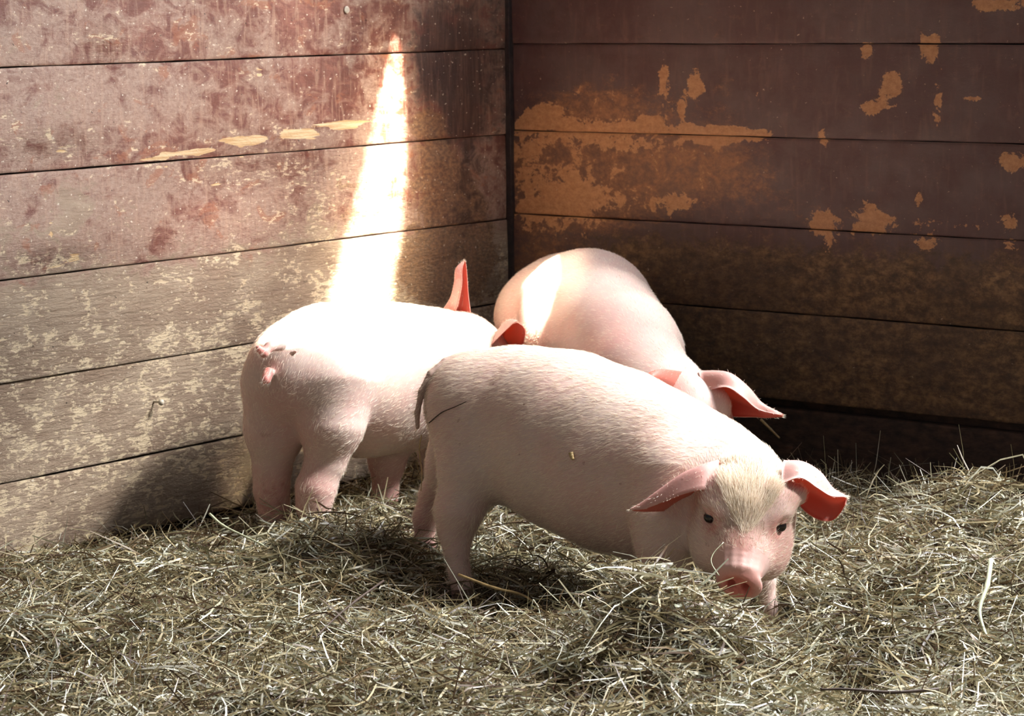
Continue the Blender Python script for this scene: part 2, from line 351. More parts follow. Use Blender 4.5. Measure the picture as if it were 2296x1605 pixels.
# ------------------------------------------------------------------ ground
def gauss(x, y, c, rx, ry, ang=0.0):
    ca, sa = math.cos(ang), math.sin(ang)
    u = (x - c[0]) * ca + (y - c[1]) * sa; v = -(x - c[0]) * sa + (y - c[1]) * ca
    return np.exp(-(u / rx) ** 2 - (v / ry) ** 2)
def vnoise(x, y, s, seed):
    r = np.random.default_rng(seed); G = r.uniform(-1, 1, (64, 64))
    u = x * s + 31.7; v = y * s + 17.3
    i = np.floor(u).astype(int); j = np.floor(v).astype(int); fu = u - i; fv = v - j
    fu = fu * fu * (3 - 2 * fu); fv = fv * fv * (3 - 2 * fv)
    g = lambda a, b: G[a % 64, b % 64]
    return (g(i, j) * (1 - fu) + g(i + 1, j) * fu) * (1 - fv) + (g(i, j + 1) * (1 - fu) + g(i + 1, j + 1) * fu) * fv
def H(x, y):
    x = np.asarray(x, float); y = np.asarray(y, float)
    z = np.full(np.broadcast(x, y).shape, 0.0)
    z = z + 0.150 * gauss(x, y, (0.205, 3.50), 0.135, 0.16)          # mound in front of the snout
    z += 0.045 * gauss(x, y, (-0.05, 3.25), 0.5, 0.28)
    z += 0.105 * gauss(x, y, (0.80, 4.36), 0.15, 0.24)             # heap at the right
    z += 0.070 * gauss(x, y, (0.72, 3.95), 0.24, 0.28)
    z += 0.030 * gauss(x, y, (-0.30, 4.25), 0.20, 0.22)            # in front of the left piglet
    z += 0.03 * gauss(x, y, (-0.75, 3.9), 0.35, 0.3)
    z += 0.02 * gauss(x, y, (0.15, 5.3), 0.3, 0.25)
    z -= 0.05 * gauss(x, y, (0.04, 3.98), 0.15, 0.13)            # trodden hollow under the belly
    z -= 0.05 * gauss(x, y, (0.405, 3.86), 0.07, 0.12)
    z -= 0.085 * gauss(x, y, (0.48, 3.42), 0.07, 0.25, -0.2)        # furrow right of the mound
    dl = (x - CORNER[0]) * nL[0] + (y - CORNER[1]) * nL[1]         # gap by the left wall
    tl = (x - CORNER[0]) * dL[0] + (y - CORNER[1]) * dL[1]
    z -= 0.095 * np.exp(-np.clip(dl, 0, 9) ** 2 / 0.010) * np.clip((1.38 - tl) / 0.25, 0, 1)
    dr_ = (x - CORNER[0]) * nR[0] + (y - CORNER[1]) * nR[1]
    z -= 0.065 * np.exp(-np.clip(dr_, 0, 9) ** 2 / 0.10)
    z += 0.018 * vnoise(x, y, 5, 1) + 0.020 * vnoise(x, y, 13, 2) + 0.008 * vnoise(x, y, 30, 3)
    return z
mg = NT('trodden_chaff'); nn = mg.noise(mg.geo(), 55, 8, 0.75); 
mg.set(Base_Color=mg.ramp(nn, [(0.38, lin((40, 32, 24))), (0.55, lin((74, 60, 42))), (0.68, lin((112, 98, 70)))]), Roughness=0.95); mg.bump(nn, 1.0, 0.012)
xs = np.linspace(-2.2, 2.4, 240); ys = np.linspace(2.3, 5.75, 190)
X, Y = np.meshgrid(xs, ys, indexing='ij'); Zg = H(X, Y) - 0.012
idx = np.arange(X.size).reshape(X.shape)
tag(mesh_obj('floor', np.stack([X, Y, Zg], -1).reshape(-1, 3), np.stack([idx[:-1, :-1], idx[1:, :-1], idx[1:, 1:], idx[:-1, 1:]], -1).reshape(-1, 4), mg.m), kind='structure')

# ------------------------------------------------------------------ organic bodies: signed distance field -> one mesh
class Field:
    def __init__(s, lo, hi, h):
        s.lo = np.array(lo, float); s.h = h; s.n = np.ceil((np.array(hi) - s.lo) / h).astype(int) + 1
        s.D = np.full(s.n, 0.3, np.float32)
    def box(s, lo, hi):
        a = np.clip(np.floor((lo - s.lo) / s.h).astype(int), 0, s.n); b = np.clip(np.ceil((hi - s.lo) / s.h).astype(int) + 1, 0, s.n)
        return a, b
    def grid(s, a, b):
        g = [(s.lo[i] + np.arange(a[i], b[i]) * s.h).astype(np.float32) for i in range(3)]
        return g[0][:, None, None], g[1][None, :, None], g[2][None, None, :]
    def apply(s, fn, lo, hi, k, sub=False):
        m = k + 4 * s.h; a, b = s.box(np.array(lo) - m, np.array(hi) + m)
        if np.any(b <= a): return
        sl = tuple(slice(a[i], b[i]) for i in range(3)); X, Y, Z = s.grid(a, b); d = fn(X, Y, Z); D = s.D[sl]
        if sub: d = -d; D2 = -D; d2 = -d; hh = np.clip(k - np.abs(D2 - d2), 0, None) / k; s.D[sl] = -(np.minimum(D2, d2) - hh * hh * k * 0.25)
        else: hh = np.clip(k - np.abs(D - d), 0, None) / k; s.D[sl] = np.minimum(D, d) - hh * hh * k * 0.25
    def cone(s, a, b, ra, rb, k=0.02, sq=(), sub=False):
        a = np.array(a, float); b = np.array(b, float); ba = b - a; L2 = max(float(ba @ ba), 1e-9)
        def fn(X, Y, Z):
            px, py, pz = X - a[0], Y - a[1], Z - a[2]
            t = np.clip((px * ba[0] + py * ba[1] + pz * ba[2]) / L2, 0, 1)
            px = px - t * ba[0]; py = py - t * ba[1]; pz = pz - t * ba[2]
            for (l, q) in sq:
                e = (px * l[0] + py * l[1] + pz * l[2]) * (q - 1); px = px + e * l[0]; py = py + e * l[1]; pz = pz + e * l[2]
            return np.sqrt(px * px + py * py + pz * pz) - (ra + (rb - ra) * t)
        r = max(ra, rb); s.apply(fn, np.minimum(a, b) - r, np.maximum(a, b) + r, k, sub)
    def ell(s, c, ax, rad, k=0.02, sub=False):
        c = np.array(c, float); A = [np.array(v, float) / r for v, r in zip(ax, rad)]; A2 = [np.array(v, float) / r ** 2 for v, r in zip(ax, rad)]
        def fn(X, Y, Z):
            x, y, z = X - c[0], Y - c[1], Z - c[2]
            q = [x * v[0] + y * v[1] + z * v[2] for v in A]; q2 = [x * v[0] + y * v[1] + z * v[2] for v in A2]
            k0 = np.sqrt(q[0] ** 2 + q[1] ** 2 + q[2] ** 2); k1 = np.sqrt(q2[0] ** 2 + q2[1] ** 2 + q2[2] ** 2) + 1e-6
            return k0 * (k0 - 1) / k1
        r = max(rad); s.apply(fn, c - r, c + r, k, sub)
    def sample(s, P):
        i = np.round((P - s.lo) / s.h).astype(int); ok = np.all((i >= 0) & (i < s.n), axis=1)
        out = np.full(len(P), 0.3); j = i[ok]; out[ok] = s.D[j[:, 0], j[:, 1], j[:, 2]]; return out
    def mesh(s, iters=2):
        D = s.D; I = D < 0; n = s.n
        cnt = np.zeros(n - 1, np.int8)
        for dx in (0, 1):
            for dy in (0, 1):
                for dz in (0, 1):
                    cnt += I[dx:n[0] - 1 + dx, dy:n[1] - 1 + dy, dz:n[2] - 1 + dz]
        act = (cnt > 0) & (cnt < 8); ci = np.argwhere(act)
        vid = np.full(n - 1, -1, np.int32); vid[act] = np.arange(len(ci))
        acc = np.zeros((len(ci), 3)); w = np.zeros(len(ci))
        cs = [(0, 0, 0), (1, 0, 0), (0, 1, 0), (1, 1, 0), (0, 0, 1), (1, 0, 1), (0, 1, 1), (1, 1, 1)]
        val = [D[ci[:, 0] + c[0], ci[:, 1] + c[1], ci[:, 2] + c[2]] for c in cs]
        for a in range(8):
            for b in range(a + 1, 8):
                df = [cs[b][i] - cs[a][i] for i in range(3)]
                if sum(abs(q) for q in df) != 1: continue
                cr = (val[a] < 0) != (val[b] < 0)
                t = val[a] / np.where(cr, val[a] - val[b], 1)
                p = np.array(cs[a])[None] + t[:, None] * np.array(df)[None]
                acc[cr] += p[cr]; w[cr] += 1
        V = s.lo + (ci + acc / w[:, None]) * s.h
        F = []
        for ax in range(3):
            o = [(1, 2), (2, 0), (0, 1)][ax]
            sl0 = [slice(None)] * 3; sl1 = [slice(None)] * 3; sl0[ax] = slice(0, -1); sl1[ax] = slice(1, None)
            A = I[tuple(sl0)]; B = I[tuple(sl1)]; e = np.argwhere(A != B)
            ok = (e[:, o[0]] > 0) & (e[:, o[1]] > 0) & (e[:, o[0]] < n[o[0]] - 1) & (e[:, o[1]] < n[o[1]] - 1); e = e[ok]
            fl = A[e[:, 0], e[:, 1], e[:, 2]]
            def cell(da, db):
                q = e.copy(); q[:, o[0]] -= da; q[:, o[1]] -= db; return vid[q[:, 0], q[:, 1], q[:, 2]]
            q = np.stack([cell(1, 1), cell(0, 1), cell(0, 0), cell(1, 0)], 1)
            q[~fl] = q[~fl][:, ::-1]; F.append(q)
        F = np.concatenate(F)
        for _ in range(iters):
            sm = np.zeros_like(V); c = np.zeros(len(V))
            for k in range(4):
                np.add.at(sm, F[:, k], V[F[:, (k + 1) % 4]]); np.add.at(c, F[:, k], 1)
            V = V * 0.5 + 0.5 * sm / c[:, None]
        return V, F

def catmull(P, m):
    P = np.asarray(P, float); n = len(P); out = []
    for i in range(n - 1):
        p0 = P[i - 1] if i > 0 else 2 * P[0] - P[1]; p1 = P[i]; p2 = P[i + 1]; p3 = P[i + 2] if i + 2 < n else 2 * P[-1] - P[-2]
        for t in np.linspace(0, 1, m, endpoint=False):
            out.append(0.5 * (2 * p1 + (p2 - p0) * t + (2 * p0 - 5 * p1 + 4 * p2 - p3) * t ** 2 + (3 * p1 - p0 - 3 * p2 + p3) * t ** 3))
    out.append(P[-1]); return np.array(out)

def ear(sections, th=0.0026, flip=False, mu=6, mv=7):
    """sections: rows of picture-measured points (px,py,Y) from base to tip -> closed thin shell; returns verts, quads, inner flag per face"""
    S = np.array([[W(*p) for p in row] for row in sections])            # (rows, cols, 3)
    S = np.stack([catmull(S[:, j], mu) for j in range(S.shape[1])], 1)
    S = np.stack([catmull(S[i], mv) for i in range(S.shape[0])], 0)
    a, b = S.shape[:2]
    du = np.gradient(S, axis=0); dv = np.gradient(S, axis=1); N = np.cross(du, dv); N /= np.linalg.norm(N, axis=-1, keepdims=True) + 1e-12
    if flip: N = -N
    jj = np.linspace(0, 1, b)[None, :]; ii = np.linspace(0, 1, a)[:, None]
    t = th * (0.35 + 0.65 * np.sqrt(np.clip(4 * jj * (1 - jj), 0, 1))) * (1.25 - 0.75 * ii)
    A = S + N * t[..., None]; B = S - N * t[..., None]
    idx = np.arange(a * b).reshape(a, b)
    fa = np.stack([idx[:-1, :-1], idx[1:, :-1], idx[1:, 1:], idx[:-1, 1:]], -1).reshape(-1, 4); fb = fa[:, ::-1] + a * b
    if flip: fa, fb = fa[:, ::-1], fb[:, ::-1]
    loop = list(idx[:, 0]) + list(idx[-1, 1:]) + list(idx[-2::-1, -1]) + list(idx[0, -2:0:-1])
    rim = np.array([[loop[k], loop[(k + 1) % len(loop)], loop[(k + 1) % len(loop)] + a * b, loop[k] + a * b] for k in range(len(loop))])
    V = np.concatenate([A.reshape(-1, 3), B.reshape(-1, 3)])
    inner = np.concatenate([np.zeros(a * b), np.ones(a * b)])
    return V, np.concatenate([fa, fb, rim]), inner

# ------------------------------------------------------------------ materials of the piglets
def skin_mat(name, tint):
    s = NT(name); p = s.geo()
    n1 = s.noise(p, 14, 5, 0.6); n2 = s.noise(p, 90, 5, 0.7); n3 = s.noise(s.scale(p, (60, 60, 60)), 1.0, 4, 0.6)
    base = s.mix(s.step(n1, 0.35, 0.68), lin(tint), lin((tint[0] + 2, tint[1] - 8, tint[2] - 7)))
    dirt_shade = s.attr('dirt_shade'); pink = s.attr('pink'); inner = s.attr('inner')
    dm = s.step(s.math('ADD', dirt_shade, s.math('MULTIPLY', s.math('SUBTRACT', n3, 0.5), 1.7)), 0.40, 0.72)
    base = s.mix(s.math('MULTIPLY', dm, 0.5), base, lin((128, 98, 74)))  # brown for dirt and for shade painted on face and tail
    spots = s.step(s.noise(p, 75, 2, 0.5), 0.735, 0.77)
    base = s.mix(s.math('MULTIPLY', spots, 0.55), base, lin((120, 74, 58)))
    base = s.mix(pink, base, s.mix(s.step(n2, 0.35, 0.7), lin((208, 122, 112)), lin((186, 98, 92))))
    base = s.mix(inner, base, lin((190, 112, 98)))
    s.set(Base_Color=base, Roughness=0.55)
    s.b.inputs['Subsurface Weight'].default_value = 0.2; s.b.inputs['Subsurface Radius'].default_value = (1.0, 0.45, 0.32); s.b.inputs['Subsurface Scale'].default_value = 0.008
    wr = s.attr('wrinkle')
    s.bump(s.math('ADD', s.math('MULTIPLY', n2, 0.35), s.math('MULTIPLY', s.noise(s.scale(p, (260, 60, 200)), 1.0, 3, 0.6), 0.15)), 0.4, 0.002)
    # ears let light through
    tr = s.node('ShaderNodeBsdfTranslucent'); tr.inputs[0].default_value = lin((246, 140, 108))
    mx = s.node('ShaderNodeMixShader'); s.put(mx.inputs[0], s.math('MULTIPLY', s.attr('thin'), 0.2))
    s.t.links.new(s.b.outputs[0], mx.inputs[1]); s.t.links.new(tr.outputs[0], mx.inputs[2]); s.t.links.new(mx.outputs[0], s.out.inputs[0])
    return s.m
SKIN = skin_mat('piglet_skin', (202, 180, 171))
def plain(name, c, rough=0.5, **kw):
    s = NT(name); n = s.noise(s.geo(), 80, 4, 0.6)
    s.set(Base_Color=s.mix(s.step(n, 0.3, 0.7), lin(c), lin([v * 0.8 for v in c])), Roughness=rough)
    return s.m
EYE = plain('wet_dark_eye', (22, 14, 12), 0.08)
HOOF = plain('dull_hoof', (112, 92, 76), 0.6)
hm = NT('white_bristle'); hm.set(Base_Color=lin((240, 230, 214)), Roughness=0.45)
tr = hm.node('ShaderNodeBsdfTranslucent'); tr.inputs[0].default_value = lin((245, 232, 210))
mx = hm.node('ShaderNodeMixShader'); mx.inputs[0].default_value = 0.4
hm.t.links.new(hm.b.outputs[0], mx.inputs[1]); hm.t.links.new(tr.outputs[0], mx.inputs[2]); hm.t.links.new(mx.outputs[0], hm.out.inputs[0])
BRISTLE = hm.m

def hairs(name, parent, roots, nrm, direc, length, width, curl=0.25):
    n = len(roots)
    L = length[:, None]; side = np.cross(direc, nrm); side /= np.linalg.norm(side, axis=1, keepdims=True) + 1e-9
    side = side + 0.8 * rng.normal(size=(n, 3)); side /= np.linalg.norm(side, axis=1, keepdims=True)
    p0 = roots; p1 = roots + direc * L * 0.5; p2 = p1 + (direc - nrm * curl) * L * 0.5
    w = width[:, None]
    V = np.stack([p0 - side * w, p0 + side * w, p1 - side * w * 0.8, p1 + side * w * 0.8, p2 - side * w * 0.15, p2 + side * w * 0.15], 1).reshape(-1, 3)
    b = np.arange(n)[:, None] * 6
    F = np.concatenate([b + np.array([[0, 1, 3, 2]]), b + np.array([[2, 3, 5, 4]])])
    return mesh_obj(name, V, F, BRISTLE, parent=parent, smooth=True)

def surf_samples(V, F, n, mask=None):
    P = V[F]; e1 = P[:, 2] - P[:, 0]; e2 = P[:, 3] - P[:, 1]; N = np.cross(e1, e2); A = np.linalg.norm(N, axis=1)
    N = N / (A[:, None] + 1e-12); w = A.copy(); C = P.mean(1)
    if mask is not None: w = w * mask(C, N)
    k = rng.choice(len(F), n, p=w / w.sum()); uvw = rng.dirichlet([1, 1, 1, 1], n)
    return (P[k] * uvw[..., None]).sum(1), N[k]

def head_axes(f, upguess=None):
    F = CR * f[0] + CU * f[1] + CB * f[2]; F /= np.linalg.norm(F)
    U = (CU * 0.6 + CB * 0.8) if upguess is None else CR * upguess[0] + CU * upguess[1] + CB * upguess[2]
    U = U - F * (U @ F); U /= np.linalg.norm(U); L = np.cross(U, F); return F, L, U

def add_head(fd, E0, ax, sc=1.0, detail=True):
    F, L, U = ax
    q = lambda f, l, u: E0 + sc * (F * f + L * l + U * u)
    fd.ell(q(-0.035, 0, -0.012), (F, L, U), (0.078 * sc, 0.071 * sc, 0.062 * sc), 0.03)
    fd.cone(q(0.0, 0, -0.018), q(0.055, 0, -0.020), 0.058 * sc, 0.045 * sc, 0.02)
    fd.cone(q(0.055, 0, -0.020), q(0.098, 0, -0.018), 0.043 * sc, 0.032 * sc, 0.015)
    fd.cone(q(0.02, 0, -0.065), q(0.088, 0, -0.050), 0.042 * sc, 0.022 * sc, 0.012)
    for s_ in (1, -1):
        fd.ell(q(0.012, 0.044 * s_, -0.058), (F, L, U), (0.055 * sc, 0.036 * sc, 0.045 * sc), 0.03)
        fd.ell(q(-0.012, 0.045 * s_, 0.018), (F, L, U), (0.032 * sc, 0.026 * sc, 0.022 * sc), 0.02)
        if detail:
            fd.ell(q(0.016, 0.060 * s_, 0.012), (F, L, U), (0.014, 0.012, 0.014), 0.010, sub=True)     # eye socket
            fd.ell(q(0.004, 0.054 * s_, 0.014), (F, L, U), (0.012, 0.010, 0.008), 0.008)                # upper lid
    # snout disc with rim and nostrils
    if detail:
        for i, u_ in enumerate((0.058, 0.068, 0.078, 0.088, 0.097)):                                                    # wrinkles over the snout
            hz = 0.020 - 0.10 * (u_ - 0.058); hw = 0.034 - 0.12 * (u_ - 0.058); pts_ = [q(u_ - 0.004 * (a_ * a_ - 1), hw * math.sin(a_), -0.012 + (hz + 0.0105) * math.cos(a_)) for a_ in np.linspace(-1.25, 1.25, 7)]
            for w1, w2 in zip(pts_[:-1], pts_[1:]): fd.cone(w1, w2, 0.0040, 0.0040, 0.007)
    Fd = F * 0.97 + L * (-0.22) + U * 0.28; Fd = Fd / np.linalg.norm(Fd); Ld = L - Fd * (L @ Fd); Ld /= np.linalg.norm(Ld); Ud = np.cross(Fd, Ld)
    C = q(0.112, 0, -0.016)
    fd.ell(C - Fd * 0.004, (Fd, Ld, Ud), (0.013 * sc, 0.0368 * sc, 0.0310 * sc), 0.007)
    if detail:
        fd.ell(C + Fd * 0.013, (Fd, Ld, Ud), (0.0095, 0.029, 0.0235), 0.004, sub=True)
        for s_ in (1, -1):
            fd.ell(C + Ld * 0.0115 * s_ + Fd * 0.004 - Ud * 0.001, (Fd, Ld, Ud), (0.018, 0.0066, 0.0085), 0.004, sub=True)
    return C, (Fd, Ld, Ud)

def chain(fd, pts, k=0.02, sq=()):
    P = [(W(a, b, Y), r * Y / FPX) for (a, b, Y, r) in pts]
    for (a, ra), (b, rb) in zip(P[:-1], P[1:]): fd.cone(a, b, ra, rb, k, sq)

FIELDS = []
def finish_pig(name, label, fd, ears, eyes, hooves, pinks, dirt_shades, base, heading, nfur, headinfo, fur_len=0.011, darks=()):
    V, F = fd.mesh(2)
    keep = V[:, 2] > -0.08
    n0 = len(V)
    pink = np.zeros(n0); dirt_shade = np.zeros(n0)
    for (c, r, a) in pinks: pink = np.maximum(pink, a * np.clip(1.6 - np.linalg.norm(V - c, axis=1) / r, 0, 1))
    for (c, r, a) in dirt_shades: dirt_shade += a * np.exp(-(np.linalg.norm(V - c, axis=1) / r) ** 2)
    inner = np.zeros(n0); thin = np.zeros(n0); Vs = [V]; Fs = [F]; off = n0; earV = []
    for (rows, flip) in ears:
        v, f, inn = ear(rows, flip=flip); Vs.append(v); Fs.append(f + off); off += len(v); earV.append((v, f))
        pink = np.concatenate([pink, np.full(len(v), 0.35)]); dirt_shade = np.concatenate([dirt_shade, np.zeros(len(v))])
        inner = np.concatenate([inner, inn]); thin = np.concatenate([thin, np.ones(len(v))])
    Va = np.concatenate(Vs); Fa = np.concatenate(Fs)
    root = bpy.data.objects.new(name, None); COL.objects.link(root); root.location = base; root.empty_display_size = 0.1
    tag(root, label, 'pig')
    bl = np.array(base)
    body = mesh_obj('body', Va - bl, Fa, SKIN, parent=root, attrs=dict(pink=pink, dirt_shade=dirt_shade, inner=inner, thin=thin))
    for (c, r) in eyes:
        me = bpy.data.meshes.new('eye'); import bmesh
        bm = bmesh.new(); bmesh.ops.create_uvsphere(bm, u_segments=20, v_segments=14, radius=r); bm.to_mesh(me); bm.free()
        me.polygons.foreach_set('use_smooth', np.full(len(me.polygons), True)); me.materials.append(EYE)
        o = bpy.data.objects.new('eye', me); COL.objects.link(o); o.parent = root; o.location = Vector(c - bl)
    for (c, r, ang) in hooves:
        vs = []; fs = []
        for s_ in (-1, 1):                       # cloven hoof: two pointed toes
            b0 = len(vs)
            for (zz, rr, fw) in ((0.030, 0.62, 0.0), (0.015, 0.85, 0.12), (0.0, 1.0, 0.3)):
                for k in range(10):
                    a = 2 * math.pi * k / 10
                    x = (math.cos(a) * 1.15 + fw * (1 + math.cos(a))) * r * rr * 0.8; y = (math.sin(a) * 0.42 + 0.5 * s_) * r * rr
                    vs.append((x * math.cos(ang) - y * math.sin(ang) + c[0] - bl[0], x * math.sin(ang) + y * math.cos(ang) + c[1] - bl[1], zz + c[2] - bl[2]))
            for l_ in range(2):
                for k in range(10): fs.append((b0 + l_ * 10 + k, b0 + l_ * 10 + (k + 1) % 10, b0 + (l_ + 1) * 10 + (k + 1) % 10, b0 + (l_ + 1) * 10 + k))
            fs.append(tuple(b0 + k for k in range(9, -1, -1))); fs.append(tuple(b0 + 20 + k for k in range(10)))
        mesh_obj('hoof', vs, fs, HOOF, parent=root)
    # short coat, lying backwards and down
    Cd, axd, E0, hax = headinfo
    def mask(C, N):
        m = np.ones(len(C)); m[np.linalg.norm(C - Cd, axis=1) < 0.055] = 0.02; m[C[:, 2] < 0.02] = 0
        return m
    R, N = surf_samples(V, F, nfur, mask)
    flow = -np.array(heading)[None] + np.array([0, 0, -0.45])[None] + 0.22 * rng.normal(size=(nfur, 3))
    toE = R - E0; dE = np.linalg.norm(toE, axis=1); hf, hl, hu = hax
    nearh = dE < 0.13
    flow[nearh] = (-hf * 1.0)[None] + toE[nearh] / dE[nearh][:, None] * 0.7 + 0.25 * rng.normal(size=(nearh.sum(), 3))
    tang = flow - N * (flow * N).sum(1)[:, None]; tang /= np.linalg.norm(tang, axis=1, keepdims=True) + 1e-9
    dr = tang * 0.93 + N * 0.30; dr /= np.linalg.norm(dr, axis=1, keepdims=True)
    ln = fur_len * rng.uniform(0.6, 1.35, nfur); ln[nearh] *= 0.8
    Rr = [R - N * 0.0008]; Nn = [N]; Dd = [dr]; Ll = [ln]
    # ear rims
    for (v, f) in earV:
        k = rng.integers(0, len(v), 500); c = v.mean(0); d = v[k] - c; d /= np.linalg.norm(d, axis=1, keepdims=True)
        d = d + 0.3 * rng.normal(size=d.shape); d /= np.linalg.norm(d, axis=1, keepdims=True)
        nn_ = np.cross(d, rng.normal(size=d.shape)); nn_ /= np.linalg.norm(nn_, axis=1, keepdims=True)
        Rr.append(v[k]); Nn.append(nn_); Dd.append(d); Ll.append(rng.uniform(0.003, 0.007, 500))
    R = np.concatenate(Rr) - bl; N = np.concatenate(Nn); dr = np.concatenate(Dd); ln = np.concatenate(Ll)
    coat = hairs('coat', root, R, N, dr, ln, rng.uniform(0.00016, 0.00034, len(R)))
    tag(coat, kind='stuff')
    FIELDS.append(fd)
    return root, V, F, bl

# ---------- front piglet, looking at the camera
hd = np.array([0.76, -0.65, 0]); lat = np.array([0.65, 0.76, 0])
fd = Field((-0.24, 3.58, -0.10), (0.62, 4.48, 0.50), 0.0026)
sq = ((lat, 1.14),)
chain(fd, [(1072, 905, 4.24, 116), (1160, 942, 4.20, 166), (1270, 987, 4.13, 197), (1380, 1034, 4.06, 203), (1490, 1075, 3.99, 190), (1590, 1098, 3.93, 157), (1652, 1118, 3.87, 128), (1675, 1130, 3.83, 108)], 0.03, sq)
chain(fd, [(1071, 925, 4.215, 108), (1064, 1045, 4.165, 80)], 0.05)
chain(fd, [(1064, 1045, 4.165, 78), (1030, 1148, 4.14, 49), (1021, 1190, 4.14, 34), (1024, 1230, 4.13, 29)], 0.022)
chain(fd, [(1020, 1190, 4.14, 33), (1024, 1232, 4.13, 28), (1030, 1280, 4.12, 25), (1041, 1345, 4.11, 27)], 0.006)
chain(fd, [(1015, 1120, 4.15, 38), (989, 1143, 4.16, 19)], 0.012)
chain(fd, [(1062, 950, 4.30, 105), (1020, 1040, 4.33, 62), (975, 1108, 4.36, 30), (955, 1160, 4.36, 24), (949, 1235, 4.35, 22), (948, 1310, 4.34, 22)], 0.022)
chain(fd, [(1520, 1080, 3.90, 120), (1500, 1170, 3.87, 78), (1490, 1225, 3.86, 55), (1490, 1290, 3.86, 38), (1492, 1400, 3.86, 30)], 0.03)
chain(fd, [(1620, 1150, 4.00, 85), (1690, 1250, 3.97, 46), (1716, 1300, 3.95, 24)], 0.02)
chain(fd, [(1715, 1300, 3.95, 23), (1726, 1360, 3.94, 16), (1728, 1430, 3.93, 20)], 0.008)
chain(fd, [(1035, 806, 4.25, 18), (1000, 810, 4.25, 9), (966, 838, 4.24, 8.5), (945, 878, 4.235, 7.5), (936, 925, 4.23, 6.5), (936, 958, 4.23, 5.5)], 0.004)
ax = head_axes((-0.13, -0.80, 0.58), (0.03, 0.58, 0.80)); E0 = W(1671, 1158, 3.755)
Cd, axd = add_head(fd, E0, ax); SNOUT = Cd + CB * 0.045 + CU * 0.04
q = lambda f, l, u: E0 + ax[0] * f + ax[1] * l + ax[2] * u
fd.cone(q(-0.03, 0.045, 0.025), q(-0.04, 0.075, 0.02), 0.024, 0.016, 0.02)
fd.cone(q(-0.03, -0.035, 0.025), q(-0.035, -0.06, 0.02), 0.024, 0.016, 0.02)
earA = [[(1606, 1104, 3.755), (1612, 1034, 3.79), (1615, 1112, 3.83)], [(1575, 1098, 3.745), (1572, 1046, 3.78), (1575, 1128, 3.83)], [(1535, 1107, 3.75), (1530, 1064, 3.785), (1535, 1140, 3.835)],
        [(1490, 1124, 3.765), (1482, 1097, 3.79), (1495, 1145, 3.82)], [(1445, 1141, 3.785), (1440, 1127, 3.79), (1450, 1147, 3.80)], [(1414, 1143, 3.79), (1412, 1142, 3.79), (1415, 1145, 3.79)]]
earB = [[(1752, 1085, 3.74), (1758, 1036, 3.775), (1783, 1085, 3.81), (1788, 1128, 3.79)], [(1795, 1072, 3.735), (1800, 1038, 3.775), (1812, 1095, 3.82), (1812, 1152, 3.79)], [(1832, 1094, 3.745), (1838, 1060, 3.78), (1842, 1110, 3.82), (1842, 1167, 3.79)],
        [(1862, 1112, 3.76), (1866, 1095, 3.785), (1870, 1125, 3.81), (1867, 1166, 3.795)], [(1888, 1114, 3.775), (1890, 1109, 3.785), (1893, 1122, 3.80), (1884, 1150, 3.79)], [(1899, 1114, 3.78), (1900, 1114, 3.785), (1899, 1118, 3.79), (1895, 1132, 3.785)]]
eyes = [(q(0.0125, 0.0545, 0.006), 0.0098), (q(0.0125, -0.0545, 0.006), 0.0098)]
base = W(1300, 1330, 4.02); base[2] = 0.0
pinks = [(Cd, 0.030, 1.0), (q(0.07, 0, -0.0), 0.035, 0.45), (q(0.02, 0.05, 0.01), 0.02, 0.55), (q(0.02, -0.05, 0.01), 0.02, 0.55), (q(0.03, 0.06, -0.05), 0.05, 0.3),
         (W(1590, 1080, 3.76), 0.035, 0.35), (W(1770, 1090, 3.76), 0.035, 0.4), (W(955, 1180, 4.35), 0.09, 0.35), (W(1400, 1200, 3.95), 0.12, 0.15)]
dirt_shades = [(q(0.03, 0.018, 0.022), 0.016, 0.55), (q(0.03, -0.022, 0.02), 0.016, 0.55), (q(0.045, 0.04, -0.02), 0.035, 0.35), (q(0.06, 0, 0.02), 0.035, 0.55), (q(0.03, -0.05, -0.01), 0.03, 0.5), (q(0.04, 0.0, 0.03), 0.03, 0.4), (q(0.08, 0.02, -0.06), 0.03, 0.5), (Cd + axd[0] * 0.004, 0.016, 0.7), (W(1030, 900, 4.08), 0.04, 0.45), (W(1330, 960, 3.97), 0.07, 0.28), (W(1500, 990, 3.9), 0.06, 0.22), (W(1030, 1290, 4.1), 0.08, 0.35),  # dirt on muzzle and body; face shading and dark snout centre also coloured in
         (W(936, 940, 4.23), 0.035, 1.5), (W(945, 885, 4.235), 0.025, 1.3), (W(966, 838, 4.24), 0.02, 1.0)]  # shade on the hanging tail, put into the skin colour
hoof = []
for (a, b, Y) in ((1040, 1360, 4.10), (948, 1322, 4.33), (1492, 1410, 3.85), (1728, 1425, 3.92)):
    p = W(a, b, Y); p[2] = max(p[2] - 0.02, float(H(p[0], p[1])) - 0.005); hoof.append((p, 0.021, -0.7))
root1, V1, F1, b1 = finish_pig('piglet', 'pink white piglet standing side-on in front, head low in the hay, facing the viewer', fd, [(earA, True), (earB, False)], eyes, hoof, pinks, dirt_shades, base, hd, 85000, (Cd, axd, E0, ax), 0.014)
